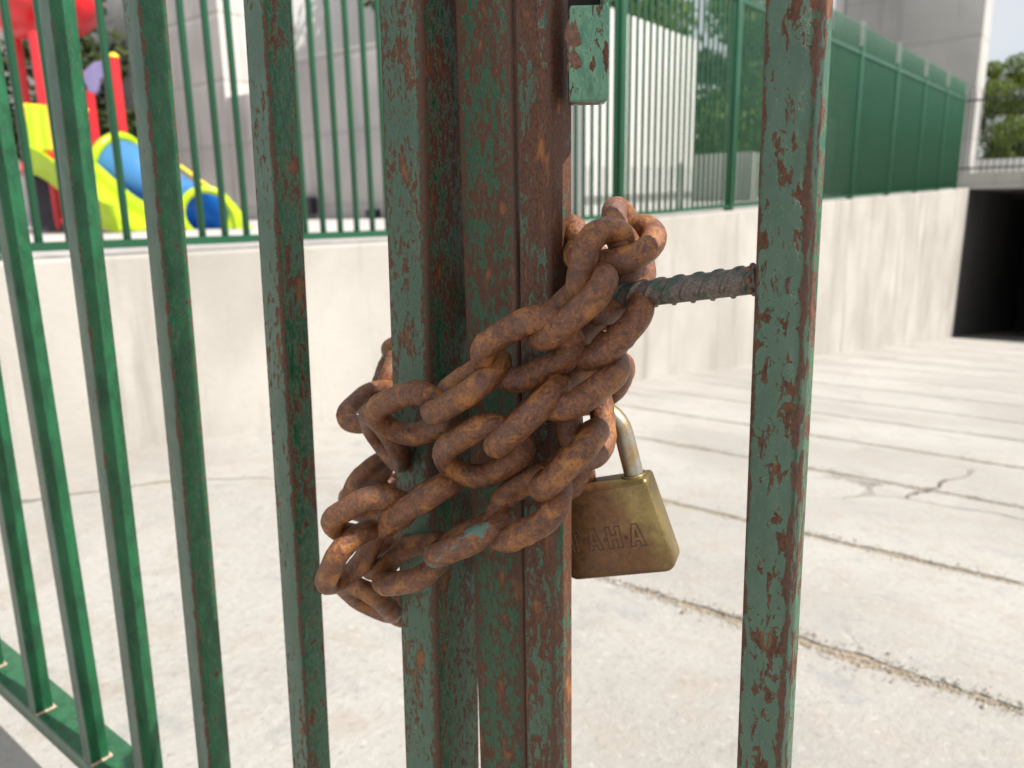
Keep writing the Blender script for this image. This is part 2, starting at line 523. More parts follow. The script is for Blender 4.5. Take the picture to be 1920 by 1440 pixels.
# ------------------------------------------------------------------ ramp (slopes down away from the gate)
def gz(y):
    return ZC - 0.69 - 0.113 * max(y, 1.35)      # level apron under the gate, then the ramp
WX = -2.82                                    # face of the retaining wall
RX1 = 5.0
rng = random.Random(4)
ramp = empty('ramp', (0, 0, 0))
tag(ramp, kind='structure')
bed = bmesh.new()
bq = [[bed.verts.new((x, y, gz(y) - 0.0075)) for x in (WX - 0.2, RX1)] for y in (-6, 1.35, 36)]
for a, b in zip(bq[:-1], bq[1:]): bed.faces.new((a[0], a[1], b[1], b[0]))
link_mesh('joint_bed', from_bm(bed, 'joint_bed'), M['grit'], ramp)
joints = [-6, 1.47, 2.21, 3.13, 3.95, 4.80, 5.60, 6.6, 7.7, 9.0, 10.4, 12, 14, 17, 36]
NXS = 420
def joint_profile(j):
    r = random.Random(100 + j)
    s1, s2 = r.uniform(0, 50), r.uniform(0, 50)
    def off(x): return 0.022 * mnoise.noise((x * 1.3 + s1, 0, 0)) + 0.010 * mnoise.noise((x * 7 + s1, 3, 0)) + 0.004 * mnoise.noise((x * 30 + s1, 7, 0))
    def gap(x):
        k = min(1, max(0, (x + 2.3 + 0.25 * j ** 0.5) / 1.0)) if j > 1 else min(1, max(0, (x + 0.95) / 0.35))
        g = 0.013 + 0.010 * mnoise.noise((x * 3 + s2, 1, 0)) + 0.010 * mnoise.noise((x * 14 + s2, 4, 0)) + 0.007 * mnoise.noise((x * 45 + s2, 4, 0))
        return max(0.0, g * k * (1.7 if j == 1 else 1.45))
    return off, gap
profs = [joint_profile(j) for j in range(len(joints))]
for k in range(len(joints) - 1):
    ya, yb = joints[k], joints[k + 1]
    xs = [WX - 0.2 + (RX1 - WX + 0.2) * (i / NXS) ** 1.0 for i in range(NXS + 1)]
    oa, ga = profs[k]
    ob, gb = profs[k + 1]
    nrow = 14
    bm = bmesh.new()
    rows = []
    for j in range(nrow + 1):
        row = []
        for x in xs:
            y0 = ya + (oa(x) + ga(x) if k else 0)
            y1 = yb + (ob(x) - gb(x) if k < len(joints) - 2 else 0)
            s = j / nrow
            if k == 0: s = s ** 0.35
            y = y0 + (y1 - y0) * s
            ez = 0.0
            d0, d1 = (y - y0) if k else 9, (y1 - y) if k < len(joints) - 2 else 9
            dd = min(d0, d1)
            if dd < 0.001: ez = -min(0.003, 0.6 * (ga(x) if d0 < d1 else gb(x)))
            z = gz(y) + ez + 0.002 * mnoise.noise((x * 1.7, y * 1.7, 0)) + 0.001 * mnoise.noise((x * 9, y * 9, 0))
            row.append(bm.verts.new((x, y, z)))
        rows.append(row)
    # skirts down into the joints
    for edge_i, yo in ((0, ya), (nrow, yb)):
        row = [bm.verts.new((vv.co.x, vv.co.y, vv.co.z - 0.04)) for vv in rows[edge_i]]
        if edge_i == 0: rows.insert(0, row)
        else: rows.append(row)
    for a, b in zip(rows[:-1], rows[1:]):
        for i in range(NXS):
            bm.faces.new((a[i], a[i + 1], b[i + 1], b[i]))
    me = from_bm(bm, 'slab', True)
    try: me.set_sharp_from_angle(angle=rad(45))
    except Exception: pass
    link_mesh('slab', me, M['ramp'], ramp)

# loose grit lying in and along the joints
r = random.Random(31)
gv, gf = [], []
for _ in range(9000):
    j = r.choice((1, 1, 1, 2, 2, 3, 3, 4))
    x = r.uniform(-1.6 if j > 1 else -0.95, 0.5 + 0.1 * j)
    off, gap = profs[j]
    g = gap(x)
    yy = joints[j] + off(x) + r.gauss(0, 1) * (g * 0.9 + 0.004)
    sz = abs(r.gauss(0, 0.0016)) + 0.0009
    inside = abs(yy - joints[j] - off(x)) < g
    zz = gz(yy) + (-0.006 if inside else 0.0) + sz * 0.4
    k = len(gv)
    q = [Vector((r.uniform(.6, 1.2) * sx, r.uniform(.6, 1.2) * sy, r.uniform(.5, .9) * szz)) * sz for sx, sy, szz in ((1, 0, 0), (-1, 0, 0), (0, 1, 0), (0, -1, 0), (0, 0, 1), (0, 0, -1))]
    rotm = Matrix.Rotation(r.uniform(0, 6.28), 3, 'Z')
    gv += [rotm @ v_ + Vector((x, yy, zz)) for v_ in q]
    gf += [(k + a, k + b, k + c) for a, b, c in ((0, 2, 4), (2, 1, 4), (1, 3, 4), (3, 0, 4), (2, 0, 5), (1, 2, 5), (3, 1, 5), (0, 3, 5))]
gme = bpy.data.meshes.new('gravel')
gme.from_pydata(gv, [], gf)
tag(link_mesh('gravel', gme, M['pebble']), 'fine brown grit lying in the ramp joints', 'gravel', kind='stuff')

# ------------------------------------------------------------------ retaining wall, stepped pours of concrete
def wtop(y):
    return ZC - 0.125 + (0.0306 * (y - 3) if y > 3 else 0)
wall = empty('retaining_wall', (WX - 0.2, 3, gz(3)))
tag(wall, 'long pale concrete retaining wall beside the ramp, carrying the green fence', 'wall')
wj = [-5.0, 3.0, 10.9, 20.6]
for a, b in zip(wj[:-1], wj[1:]):
    g = 0.004
    pts = [(WX, a + g, gz(a) - 0.3), (WX, b - g, gz(b) - 0.3), (WX, b - g, wtop(b)), (WX, a + g, wtop(a))]
    me = poly_prism('wall_panel', pts, (-0.30, 0, 0))
    o = link_mesh('wall_panel', me, M['wall'], wall)
    md = o.modifiers.new('b', 'BEVEL'); md.width = 0.012; md.segments = 2
# plane behind the fence
terr = bmesh.new()
ys = [-6, 3, 8, 14, 21, 60]
for i in range(len(ys) - 1):
    a, b = ys[i], ys[i + 1]
    za, zb = wtop(min(a, 20)) - 0.02, wtop(min(b, 20)) - 0.02
    terr.faces.new([terr.verts.new(p) for p in ((-40, a, za), (WX - 0.28, a, za), (WX - 0.28, b, zb), (-40, b, zb))])
tag(link_mesh('terrace', from_bm(terr, 'terrace'), M['terrace']), kind='structure')
gb_ = bmesh.new()
gb_.faces.new([gb_.verts.new(p) for p in ((-900, -900, -6), (900, -900, -6), (900, 900, -6), (-900, 900, -6))])
tag(link_mesh('ground', from_bm(gb_, 'ground'), M['terrace']), kind='structure')

# ------------------------------------------------------------------ green fence on the wall
FXP = WX - 0.07
fence = empty('green_fence', (FXP, 3, wtop(3)))
tag(fence, 'tall green steel picket fence standing on top of the concrete retaining wall', 'fence')
pick_me = box_mesh('picket', 0.022, 0.024, 2.10, 0.004, 1)
FY0, DY = 0.10, 0.1
POST_Y = [0.98 + 2.02 * k for k in range(-1, 10)]
# post positions read from the wall: nearest at 4.98 m
POST_Y = [4.98 + 2.02 * k for k in range(-3, 8)]
y = -1.0
while y < 19.1:
    if all(abs(y - p) > 0.05 for p in POST_Y):
        link_mesh('picket', pick_me, M['fence'], fence, Matrix.Translation((FXP, y, wtop(y) + 0.045 + 1.05)))
    y += 0.1003
post_me = box_mesh('post', 0.075, 0.075, 2.16, 0.006, 1)
plate_me = box_mesh('top_plate', 0.05, 0.006, 0.30)
for p in POST_Y:
    link_mesh('post', post_me, M['fence'], fence, Matrix.Translation((FXP, p, wtop(p) + 1.08)))
    link_mesh('top_plate', plate_me, M['cap'], fence, Matrix.Translation((FXP + 0.012, p - 0.042, wtop(p) + 2.04)))
for h, th in ((0.030, 0.03), (1.80, 0.04)):
    pts = [(FXP, yy, wtop(yy) + h + 0.01) for yy in (-1.1, 3, 19.1)]
    me = bpy.data.meshes.new('rail')
    bm = bmesh.new()
    rings = []
    for px, py, pz in pts:
        rings.append([bm.verts.new((px + dx, py, pz + dz)) for dx, dz in ((-0.022, -th / 2), (0.022, -th / 2), (0.022, th / 2), (-0.022, th / 2))])
    for a, b in zip(rings[:-1], rings[1:]):
        for k in range(4):
            bm.faces.new((a[k], a[(k + 1) % 4], b[(k + 1) % 4], b[k]))
    bm.faces.new(rings[0]); bm.faces.new(list(reversed(rings[-1])))
    bmesh.ops.recalc_face_normals(bm, faces=bm.faces)
    link_mesh('rail', from_bm(bm, 'rail'), M['fence'], fence)

# ------------------------------------------------------------------ bridge, tunnel, tower, far railing
BY = 20.6
box('bridge_deck', (WX - 6, BY, ZC + 0.39), (9, BY + 9, ZC + 0.735), M['tower'])
tag(bpy.data.objects['bridge_deck'], 'concrete bridge deck crossing above the dark tunnel mouth', 'bridge')
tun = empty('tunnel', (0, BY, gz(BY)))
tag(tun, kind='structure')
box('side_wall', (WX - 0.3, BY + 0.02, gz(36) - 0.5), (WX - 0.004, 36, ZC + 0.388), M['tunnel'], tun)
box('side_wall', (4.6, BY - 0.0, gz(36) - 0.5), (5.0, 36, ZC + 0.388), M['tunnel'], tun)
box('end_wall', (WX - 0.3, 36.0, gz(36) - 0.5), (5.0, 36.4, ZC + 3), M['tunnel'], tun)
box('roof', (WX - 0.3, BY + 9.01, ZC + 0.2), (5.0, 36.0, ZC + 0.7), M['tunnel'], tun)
tw = empty('concrete_tower', (-5.1, 25, ZC + 0.7))
tag(tw, 'tall grey board-marked concrete tower rising behind the far end of the fence', 'tower')
box('shaft', (-6.75, 24.0, ZC + 0.5), (-3.36, 25.3, ZC + 9), M['tower'], tw, 0.03)
box('parapet', (-7.25, 24.6, ZC + 0.5), (-6.95, 25.5, ZC + 9), M['white'], tw, 0.02)
rail_o = empty('metal_railing', (-2, BY + 0.25, ZC + 0.735))
tag(rail_o, 'thin dark spiked metal railing along the bridge deck edge', 'railing')
bar_me = tube_mesh('railing_bar', [(0, 0, 0), (0, 0, 1.75), (0, 0, 1.86)], [0.011, 0.011, 0.002], 6)
x = WX - 0.35
while x < 2.0:
    link_mesh('railing_bar', bar_me, M['iron'], rail_o, Matrix.Translation((x, BY + 0.25, ZC + 0.737)))
    x += 0.125
for zz in (0.10, 1.58):
    box('railing_rail', (WX - 0.4, BY + 0.262, ZC + 0.735 + zz), (2.0, BY + 0.285, ZC + 0.735 + zz + 0.04), M['iron'], rail_o)
kerb = box('kerb', (WX - 0.4, BY + 3.6, ZC + 0.735), (9, BY + 3.9, ZC + 1.2), M['white'])
tag(kerb, kind='structure')

# ------------------------------------------------------------------ buildings on the terrace
bld = empty('concrete_building', (-7, 6.76, ZC - 0.15))
tag(bld, 'grey cast concrete building wall standing in shade behind the playground', 'building')
BZ = ZC - 0.25
box('wall', (-9.38, 6.76, BZ), (-4.62, 7.06, ZC + 2.02), M['grey'], bld, 0.01)
box('wall', (-10.45, 6.765, BZ), (-9.385, 7.06, ZC + 1.71), M['grey'], bld, 0.01)
box('wall', (-20, 6.755, BZ), (-10.455, 7.5, ZC + 5.2), M['grey'], bld, 0.01)
box('side_wall', (-4.615, 6.757, BZ), (-4.3, 9.26, ZC + 2.005), M['white'], bld, 0.01)
for i, (px, py, w, h) in enumerate(((582, 400, 0.30, 0.42), (705, 405, 0.14, 0.16))):
    c = on_y(px, py, 6.74)
    ob = empty('wall_vent', (c.x, 6.7, c.z))
    tag(ob, ('dark louvred box with a pale pipe on the grey wall', 'small dark vent box low on the grey wall')[i], 'vent', 'vents on the grey wall')
    box('case', (c.x - w / 2, 6.63, c.z - h / 2 + (0.2 if i == 0 else 0)), (c.x + w / 2, 6.75, c.z + h / 2), M['black'], ob, 0.01)
    for k in range(3):
        zz = c.z + (0.24 if i == 0 else -0.05) + k * 0.05
        if zz < c.z + h / 2: box('slat', (c.x - w / 2 + 0.01, 6.615, zz), (c.x + w / 2 - 0.01, 6.628, zz + 0.02), M['iron'], ob)
    if i == 0:
        for dx in (-0.09, -0.02):
            link_mesh('pipe', tube_mesh('pipe', [(c.x + dx, 6.66, ZC - 0.13), (c.x + dx, 6.66, c.z + 0.02)], 0.022, 10), M['pipe'], ob)
wb_ = empty('white_building', (-16, 16, ZC))
tag(wb_, 'sunlit white building rising above the grey wall', 'building')
mw = Matrix.Translation((-15.2, 14.8, ZC + 3.2)) @ Matrix.Rotation(rad(38), 4, 'Z')
link_mesh('wall', box_mesh('wall', 7.6, 4.0, 8.0, 0.03), M['white'], wb_, mw)
mw2 = Matrix.Translation((-15.2, 14.8, ZC + 7.3)) @ Matrix.Rotation(rad(38), 4, 'Z')
link_mesh('parapet', box_mesh('parapet', 7.9, 4.3, 0.25, 0.02), M['grey'], wb_, mw2)
low = box('low_wall', (-9.5, 13.0, ZC - 0.2), (-5.0, 13.3, ZC + 0.95), M['grey'], None, 0.01)
tag(low, 'low grey concrete wall in front of the trees, seen through the fence', 'wall')

# ------------------------------------------------------------------ trees
def leaf_mesh(name, clumps, n, size, seed):
    r = random.Random(seed)
    verts, faces = [], []
    for i in range(n):
        c, rr = clumps[r.randrange(len(clumps))]
        while True:
            d = Vector((r.uniform(-1, 1), r.uniform(-1, 1), r.uniform(-1, 1)))
            if 0.05 < d.length < 1: break
        d = d.normalized() * (d.length ** 0.7)
        p = Vector(c) + Vector((d.x * rr, d.y * rr, d.z * rr * 0.75))
        nrm = (d + Vector((r.uniform(-.9, .9), r.uniform(-.9, .9), r.uniform(-.3, 1.1)))).normalized()
        a = nrm.orthogonal().normalized()
        a = (Matrix.Rotation(r.uniform(0, 6.28), 3, nrm) @ a)
        b = nrm.cross(a)
        s = size * r.uniform(0.6, 1.3)
        k = len(verts)
        verts += [p - a * s, p + b * s * 0.45 + nrm * s * 0.12, p + a * s, p - b * s * 0.45 + nrm * s * 0.12]
        faces.append((k, k + 1, k + 2, k + 3))
    me = bpy.data.meshes.new(name)
    me.from_pydata(verts, [], faces)
    return me
def tree(base, h, cr, n, size, mat, seed, label, low=0.35, name='leafy_tree', grp=None):
    r = random.Random(seed)
    base = Vector(base)
    o = empty(name, base)
    tag(o, label, 'tree', grp)
    bm_pts = [base + Vector((0.06 * math.sin(k * 1.7 + seed), 0.06 * math.cos(k * 2.1 + seed), h * 0.8 * k / 6)) for k in range(7)]
    tk = link_mesh('trunk', tube_mesh('trunk', bm_pts, [0.045 * h * 0.35 * (1 - 0.12 * k) for k in range(7)], 9), M['bark'], o)
    clumps = []
    for k in range(38):
        a = r.uniform(0, 6.28)
        hh = r.uniform(low, 1.0)
        w = cr * math.sin(math.pi * min(0.95, max(0.12, (hh - low) / (1.05 - low)))) ** 0.6
        q = r.uniform(0.25, 0.95)
        c = base + Vector((math.cos(a) * w * q, math.sin(a) * w * q, h * hh))
        clumps.append((c, cr * r.uniform(0.20, 0.50)))
        if k < 9:
            st = bm_pts[min(6, 2 + k // 2)]
            link_mesh('branch', tube_mesh('branch', [st, (st + c) / 2 + Vector((0, 0, -0.05 * h)), c], [0.02 * h * 0.3, 0.012 * h * 0.3, 0.004 * h * 0.3], 6), M['bark'], tk)
    link_mesh('crown', leaf_mesh('crown', clumps, n, size, seed), M[mat], o)
    return o
tree((-8.9, 14.6, ZC + 0.2), 6.8, 2.3, 30000, 0.075, 'leaf1', 3, 'broad green tree rising above the white end wall', 0.10)
tree((-6.7, 16.4, ZC + 0.25), 6.6, 2.2, 30000, 0.075, 'leaf1', 5, 'bright green tree behind the fence, just right of the white end wall', 0.08)
tree((-7.6, 20.0, ZC + 0.3), 4.4, 1.7, 20000, 0.075, 'leaf2', 8, 'darker green tree behind the fence beside the concrete tower', 0.08)
tree((-11.9, 13.0, ZC), 8.0, 1.9, 9000, 0.10, 'leaf2', 11, 'dark tree in the gap between white building and gate post', 0.2)
tree((-3.3, 31, ZC + 0.7), 4.1, 1.5, 22000, 0.06, 'leaf1', 14, 'pointed green tree beyond the bridge railing', 0.10)
tree((-1.9, 33, ZC + 0.7), 3.2, 1.5, 18000, 0.06, 'leaf1', 15, 'low green tree beyond the bridge railing at the picture edge', 0.08)
tree((-13.2, 5.9, ZC - 0.14), 3.4, 1.3, 5000, 0.10, 'leaf2', 17, 'dark bushy tree behind the red play tower roof', 0.12)

# ------------------------------------------------------------------ play structure
TZ = ZC - 0.145
play = empty('play_structure', (-8.6, 3.9, TZ))
tag(play, 'colourful plastic play structure with red roof, lime slide and blue tube slide', 'play structure')
def ppost(px, ytop, t, r, mat, zb=TZ, cap=None):
    top = at(px, ytop, t)
    o = link_mesh('post', tube_mesh('post', [(top.x, top.y, zb), top], r, 14), mat, play)
    if cap:
        link_mesh('post_cap', tube_mesh('post_cap', [top, top + Vector((0, 0, 0.02)), top + Vector((0, 0, 0.05))], [r * 1.12, r * 1.1, r * 0.4], 14), cap, o)
    return o
ppost(62, 60, 8.2, 0.052, M['red'])
ppost(213, 108, 8.3, 0.052, M['red'], cap=M['yellow'])
ppost(168, 170, 9.4, 0.05, M['red'])
ppost(30, 60, 9.3, 0.05, M['red'])
# lobed roof
bm = bmesh.new()
bmesh.ops.create_uvsphere(bm, u_segments=40, v_segments=20, radius=1)
for vv in bm.verts:
    a = math.atan2(vv.co.y, vv.co.x)
    k = 1 + 0.10 * abs(math.cos(a * 3)) * (1 - abs(vv.co.z))
    z = vv.co.z
    vv.co = Vector((vv.co.x * k * 0.64, vv.co.y * k * 0.64, (z if z > 0 else z * 0.85) * 0.46 + 0.05 * math.cos(a * 6) * (1 - abs(z))))
rc = at(66, 6, 8.7)
link_mesh('roof', from_bm(bm, 'roof', True), M['red'], play, Matrix.Translation(rc))
link_mesh('roof_finial', tube_mesh('roof_finial', [rc + Vector((0, 0, 0.4)), rc + Vector((0, 0, 0.55)), rc + Vector((0, 0, 0.62))], [0.09, 0.12, 0.03], 14), M['red'], play)
# deck and panels
dk0 = at(40, 305, 8.1)
dkz = dk0.z
deck_pts = [at(38, 300, 8.05), at(178, 300, 8.3), at(172, 300, 9.4), at(20, 300, 9.2)]
link_mesh('deck', poly_prism('deck', [(p.x, p.y, dkz) for p in deck_pts], (0, 0, -0.07)), M['red'], play)
def bar_between(name, a, b, r, mat, parent=play, seg=10):
    return link_mesh(name, tube_mesh(name, [a, b], r, seg), mat, parent)
pa, pb = at(36, 197, 8.15), at(166, 207, 8.35)
bar_between('guard_rail', pa, pb, 0.022, M['yellow'])
pa2, pb2 = at(40, 280, 8.15), at(98, 284, 8.2)
bar_between('guard_rail', pa2, pb2, 0.022, M['yellow'])
for k in range(7):
    s = k / 6
    tpx = 44 + s * 44
    bar_between('guard_slat', at(tpx, 199, 8.16), at(tpx + 9, 282, 8.16), 0.024, (M['lime'], M['yellow'])[k % 3 == 0])
bp = [at(62, 322, 8.6), at(116, 322, 8.6), at(124, 434, 8.6), at(70, 434, 8.6)]
link_mesh('back_panel', poly_prism('back_panel', bp, (-0.02, 0.03, 0)), M['black'], play)
rp = [at(172, 262, 8.55), at(200, 262, 8.55), at(208, 400, 8.55), at(184, 400, 8.55)]
link_mesh('side_panel', poly_prism('side_panel', rp, (-0.02, 0.03, 0)), M['red'], play)
# lilac arch panel
ap = [at(150, 138, 8.6), at(160, 128, 8.6), at(174, 116, 8.6), at(190, 113, 8.6), at(205, 122, 8.6), at(216, 140, 8.6), at(212, 150, 8.6), at(198, 143, 8.6), at(186, 150, 8.6), at(178, 176, 8.6), at(164, 172, 8.6), at(158, 155, 8.6)]
o = link_mesh('arch_panel', poly_prism('arch_panel', ap, (-0.04, 0.06, 0)), M['purple'], play)
md = o.modifiers.new('b', 'BEVEL'); md.width = 0.02; md.segments = 3
# open chute slide
def chute(name, path, w, wallh, mat, side):
    bm = bmesh.new()
    prof = [(-w, wallh), (-w * 1.02, wallh + 0.025), (-w * 0.94, wallh + 0.03), (-w * 0.88, wallh * 0.5), (-w * 0.75, 0.03), (0, 0.0), (w * 0.75, 0.03), (w * 0.88, wallh * 0.5), (w * 0.94, wallh + 0.03), (w * 1.02, wallh + 0.025), (w, wallh), (w * 0.98, -0.05), (0, -0.05), (-w * 0.98, -0.05)]
    rings = []
    for p in path:
        rings.append([bm.verts.new(Vector(p) + side * a + Vector((0, 0, b))) for a, b in prof])
    n = len(prof)
    for A, B in zip(rings[:-1], rings[1:]):
        for k in range(n):
            bm.faces.new((A[k], A[(k + 1) % n], B[(k + 1) % n], B[k]))
    bm.faces.new(rings[0]); bm.faces.new(list(reversed(rings[-1])))
    bmesh.ops.recalc_face_normals(bm, faces=bm.faces)
    return link_mesh(name, from_bm(bm, name, True), mat, play)
p0, p1 = at(92, 318, 8.0), at(262, 448, 7.7)
ss = (p1 - p0); ss.z = 0
sd = Vector((-ss.y, ss.x, 0)).normalized()
path = []
for k in range(15):
    s = k / 14
    p = p0.lerp(p1, s)
    zc = p0.z + (TZ + 0.07 - p0.z) * (3 * s * s - 2 * s ** 3 if s > 0.5 else 3 * s * s - 2 * s ** 3) * 1.0
    path.append(Vector((p.x, p.y, zc)))
chute('open_slide', path, 0.25, 0.20, M['lime'], sd)
# tube slide
tp = [at(222, 318, 8.4), at(248, 326, 8.35), at(290, 348, 8.4), at(330, 372, 8.4), at(362, 388, 8.2), at(380, 397, 7.9), at(388, 401, 7.6)]
fine = []
for k in range(len(tp) - 1):
    for j in range(4): fine.append(tp[k].lerp(tp[k + 1], j / 4))
fine.append(tp[-1])
tube_o = link_mesh('tube_slide', tube_mesh('tube_slide', fine, [0.33 - 0.10 * min(1, k / 16) for k in range(len(fine))], 24, cap=False), M['blue'], play)
sol = tube_o.modifiers.new('s', 'SOLIDIFY'); sol.thickness = 0.02
def ring(name, c, nrm, R, r, mat, parent):
    a = nrm.orthogonal().normalized(); b = nrm.cross(a)
    pts = [c + (a * math.cos(k * 2 * math.pi / 28) + b * math.sin(k * 2 * math.pi / 28)) * R for k in range(29)]
    return link_mesh(name, tube_mesh(name, pts, r, 10, cap=False), mat, parent)
n0 = (tp[1] - tp[0]).normalized()
ring('flange', tp[0], n0, 0.355, 0.05, M['lime'], tube_o)
n1 = (tp[-1] - tp[-2]).normalized()
ring('flange', tp[-1], n1, 0.235, 0.04, M['lime'], tube_o)
# moulded lip that runs on from the mouth to the ground
lip = [at(402, 360, 7.58), at(420, 366, 7.58), at(438, 382, 7.56), at(455, 405, 7.54), at(468, 424, 7.52), at(478, 441, 7.5), at(440, 446, 7.5), at(436, 425, 7.52), at(430, 398, 7.54), at(416, 376, 7.56)]
o = link_mesh('slide_exit', poly_prism('slide_exit', lip, n1 * 0.16), M['lime'], tube_o)
md = o.modifiers.new('b', 'BEVEL'); md.width = 0.02; md.segments = 3
bar_between('hand_rail', at(338, 312, 8.4), at(398, 356, 8.3), 0.022, M['yellow'])
bar_between('support', at(244, 385, 8.4), Vector((at(244, 385, 8.4).x, at(244, 385, 8.4).y, TZ)), 0.04, M['red'])

# ------------------------------------------------------------------ the gate
GY = 0.33                                     # front plane of the gate
def up_line(xt, xb, Y, z0, z1):
    """points at heights z0, z1 on the upright whose front-left edge runs (xt, top of picture) .. (xb, bottom)"""
    A, B = on_y(xt, 0, Y), on_y(xb, 1440, Y)
    d = (A - B) / (A.z - B.z)
    return B + d * (z0 - B.z), B + d * (z1 - B.z)
def upright(name, parent, xt, xb, Y, w, dpt, z0, z1, rust, fade, bev=0.0028, front_pale=0.9, grain=1.0, rise=0.0):
    p0, p1 = up_line(xt, xb, Y, z0, z1)
    c = (p0 + p1) / 2 + Vector((w / 2, dpt / 2, 0))
    zax = (p1 - p0).normalized()
    xax = Vector((1, 0, 0))
    yax = zax.cross(xax).normalized()
    xax = yax.cross(zax)
    mw = Matrix.Identity(4)
    for i in range(3):
        mw[i][0], mw[i][1], mw[i][2], mw[i][3] = xax[i], yax[i], zax[i], c[i]
    o = link_mesh(name, box_mesh(name, w, dpt, (p1 - p0).length, bev, 3), M['gate'], parent, mw)
    o['half_width'], o['half_depth'], o['rust'], o['fade'] = w / 2, dpt / 2, rust, fade
    o['front_pale'] = front_pale
    o['grain'] = grain
    o['rise'] = rise
    return o
RZ_T, RZ_B = ZC - 0.666, ZC - 0.691
GZ1 = ZC + 0.62
leafL = empty('gate_leaf', (-1.0, GY, RZ_B))
tag(leafL, 'gate leaf with a row of green bars and a wide worn edge post', 'gate', 'leaves of the chained gate')
leafR = empty('gate_leaf', (-0.2, GY, RZ_B))
tag(leafR, 'gate leaf with thin rusty edge post, lock box and ribbed crossbar', 'gate', 'leaves of the chained gate')
def seam(parent, o, w, d):
    c = o.matrix_world
bars = [(-330, -75, 0.02, 0.1), (-245, -2, 0.03, 0.1), (-163, 72, 0.08, 0.12), (-76, 158, 0.14, 0.15), (69, 250, 0.26, 0.2), (230, 370, 0.48, 0.35), (453, 547, 0.62, 0.75)]
for xt, xb, ru, fa in bars:
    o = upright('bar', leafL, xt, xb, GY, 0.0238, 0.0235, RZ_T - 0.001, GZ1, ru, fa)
    p0, p1 = up_line(xt, xb, GY, RZ_T, GZ1)
    box('weld_seam', (p0.x - 0.001, GY + 0.0005, RZ_T - 0.001), (p0.x + 0.0262, GY + 0.0262, RZ_T + 0.0022), M['seam'], o, 0.001)
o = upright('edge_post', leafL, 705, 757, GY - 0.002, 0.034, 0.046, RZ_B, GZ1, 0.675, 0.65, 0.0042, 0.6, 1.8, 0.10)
r_ = box('bottom_rail', (-2.2, GY - 0.0006, RZ_B), (-0.372, GY + 0.0505, RZ_T), M['gate'], leafL, 0.003)
r_['half_width'], r_['half_depth'], r_['rust'], r_['fade'] = 5.0, 0.0255, 0.10, 0.75
r_['grain'], r_['front_pale'] = 1.0, 0.9
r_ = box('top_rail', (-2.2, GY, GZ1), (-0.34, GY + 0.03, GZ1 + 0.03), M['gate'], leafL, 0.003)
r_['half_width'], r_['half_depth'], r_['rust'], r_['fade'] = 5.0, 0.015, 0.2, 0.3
r_['grain'], r_['front_pale'] = 1.0, 0.9
# second leaf
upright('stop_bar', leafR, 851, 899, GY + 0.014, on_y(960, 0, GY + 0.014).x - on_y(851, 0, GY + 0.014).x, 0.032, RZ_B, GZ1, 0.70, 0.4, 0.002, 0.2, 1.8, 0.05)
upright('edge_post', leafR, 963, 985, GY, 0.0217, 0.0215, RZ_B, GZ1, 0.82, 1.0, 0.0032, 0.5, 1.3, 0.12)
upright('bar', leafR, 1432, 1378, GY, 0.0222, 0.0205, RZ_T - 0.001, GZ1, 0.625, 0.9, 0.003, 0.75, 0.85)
r_ = box('bottom_rail', (-0.2265, GY, RZ_B), (0.75, GY + 0.05, RZ_T), M['gate'], leafR, 0.003)
r_['half_width'], r_['half_depth'], r_['rust'], r_['fade'] = 5.0, 0.025, 0.3, 0.6
r_['grain'], r_['front_pale'] = 1.0, 0.9
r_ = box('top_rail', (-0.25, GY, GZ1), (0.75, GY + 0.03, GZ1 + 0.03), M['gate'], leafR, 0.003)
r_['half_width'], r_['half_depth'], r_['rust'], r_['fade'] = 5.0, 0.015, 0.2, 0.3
r_['grain'], r_['front_pale'] = 1.0, 0.9
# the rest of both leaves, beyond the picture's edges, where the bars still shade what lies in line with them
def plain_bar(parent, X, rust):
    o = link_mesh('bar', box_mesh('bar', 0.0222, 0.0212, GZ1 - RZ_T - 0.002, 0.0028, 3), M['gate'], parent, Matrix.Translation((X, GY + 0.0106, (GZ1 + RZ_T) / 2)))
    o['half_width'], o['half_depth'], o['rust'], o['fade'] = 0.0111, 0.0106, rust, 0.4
    o['front_pale'], o['grain'], o['rise'] = 0.9, 1.0, 0.0
for k in range(5): plain_bar(leafR, 0.036 + 0.151 * k, 0.45 - 0.06 * k)
for k in range(4): plain_bar(leafL, up_line(-330, -75, GY, 0.7, 1)[0].x - 0.14 - 0.151 * k, 0.03)
# ribbed steel crossbar welded between edge post and first bar
ca, cb = on_y(1060, 570, GY + 0.012), on_y(1424, 524, GY + 0.011)
ax = (cb - ca)
L = ax.length
axn = ax.normalized()
an = (Vector((0, -1, 0)) - axn * Vector((0, -1, 0)).dot(axn)).normalized()
bn = axn.cross(an)
bm = bmesh.new()
rings = []
NS, SG = 520, 56
for i in range(NS + 1):
    s = L * i / NS
    rg = []
    for k in range(SG):
        th = 2 * math.pi * k / SG
        # two long ribs, slanted crescent lugs between them
        rib = max(0, 1 - abs(((th - 0.95 + math.pi / 2) % math.pi) - math.pi / 2) / 0.13)
        half = math.sin(th - 0.95)
        sgn = 1 if half > 0 else -1
        ph = ((s - sgn * 0.0045 * math.cos(th - 0.95)) / 0.0100 + (0.5 if sgn > 0 else 0)) % 1.0
        lug = max(0.0, min(1.0, 1.9 - abs(ph - 0.5) / 0.085)) * min(1.0, abs(half) * 2.2) * (0.35 + 0.65 * abs(half))
        r = 0.0063 + 0.0008 * min(1, rib * 1.6) + 0.0013 * lug
        rg.append(bm.verts.new(ca + axn * s + (an * math.cos(th) + bn * math.sin(th)) * r))
    rings.append(rg)
for A, B in zip(rings[:-1], rings[1:]):
    for k in range(SG): bm.faces.new((A[k], A[(k + 1) % SG], B[(k + 1) % SG], B[k]))
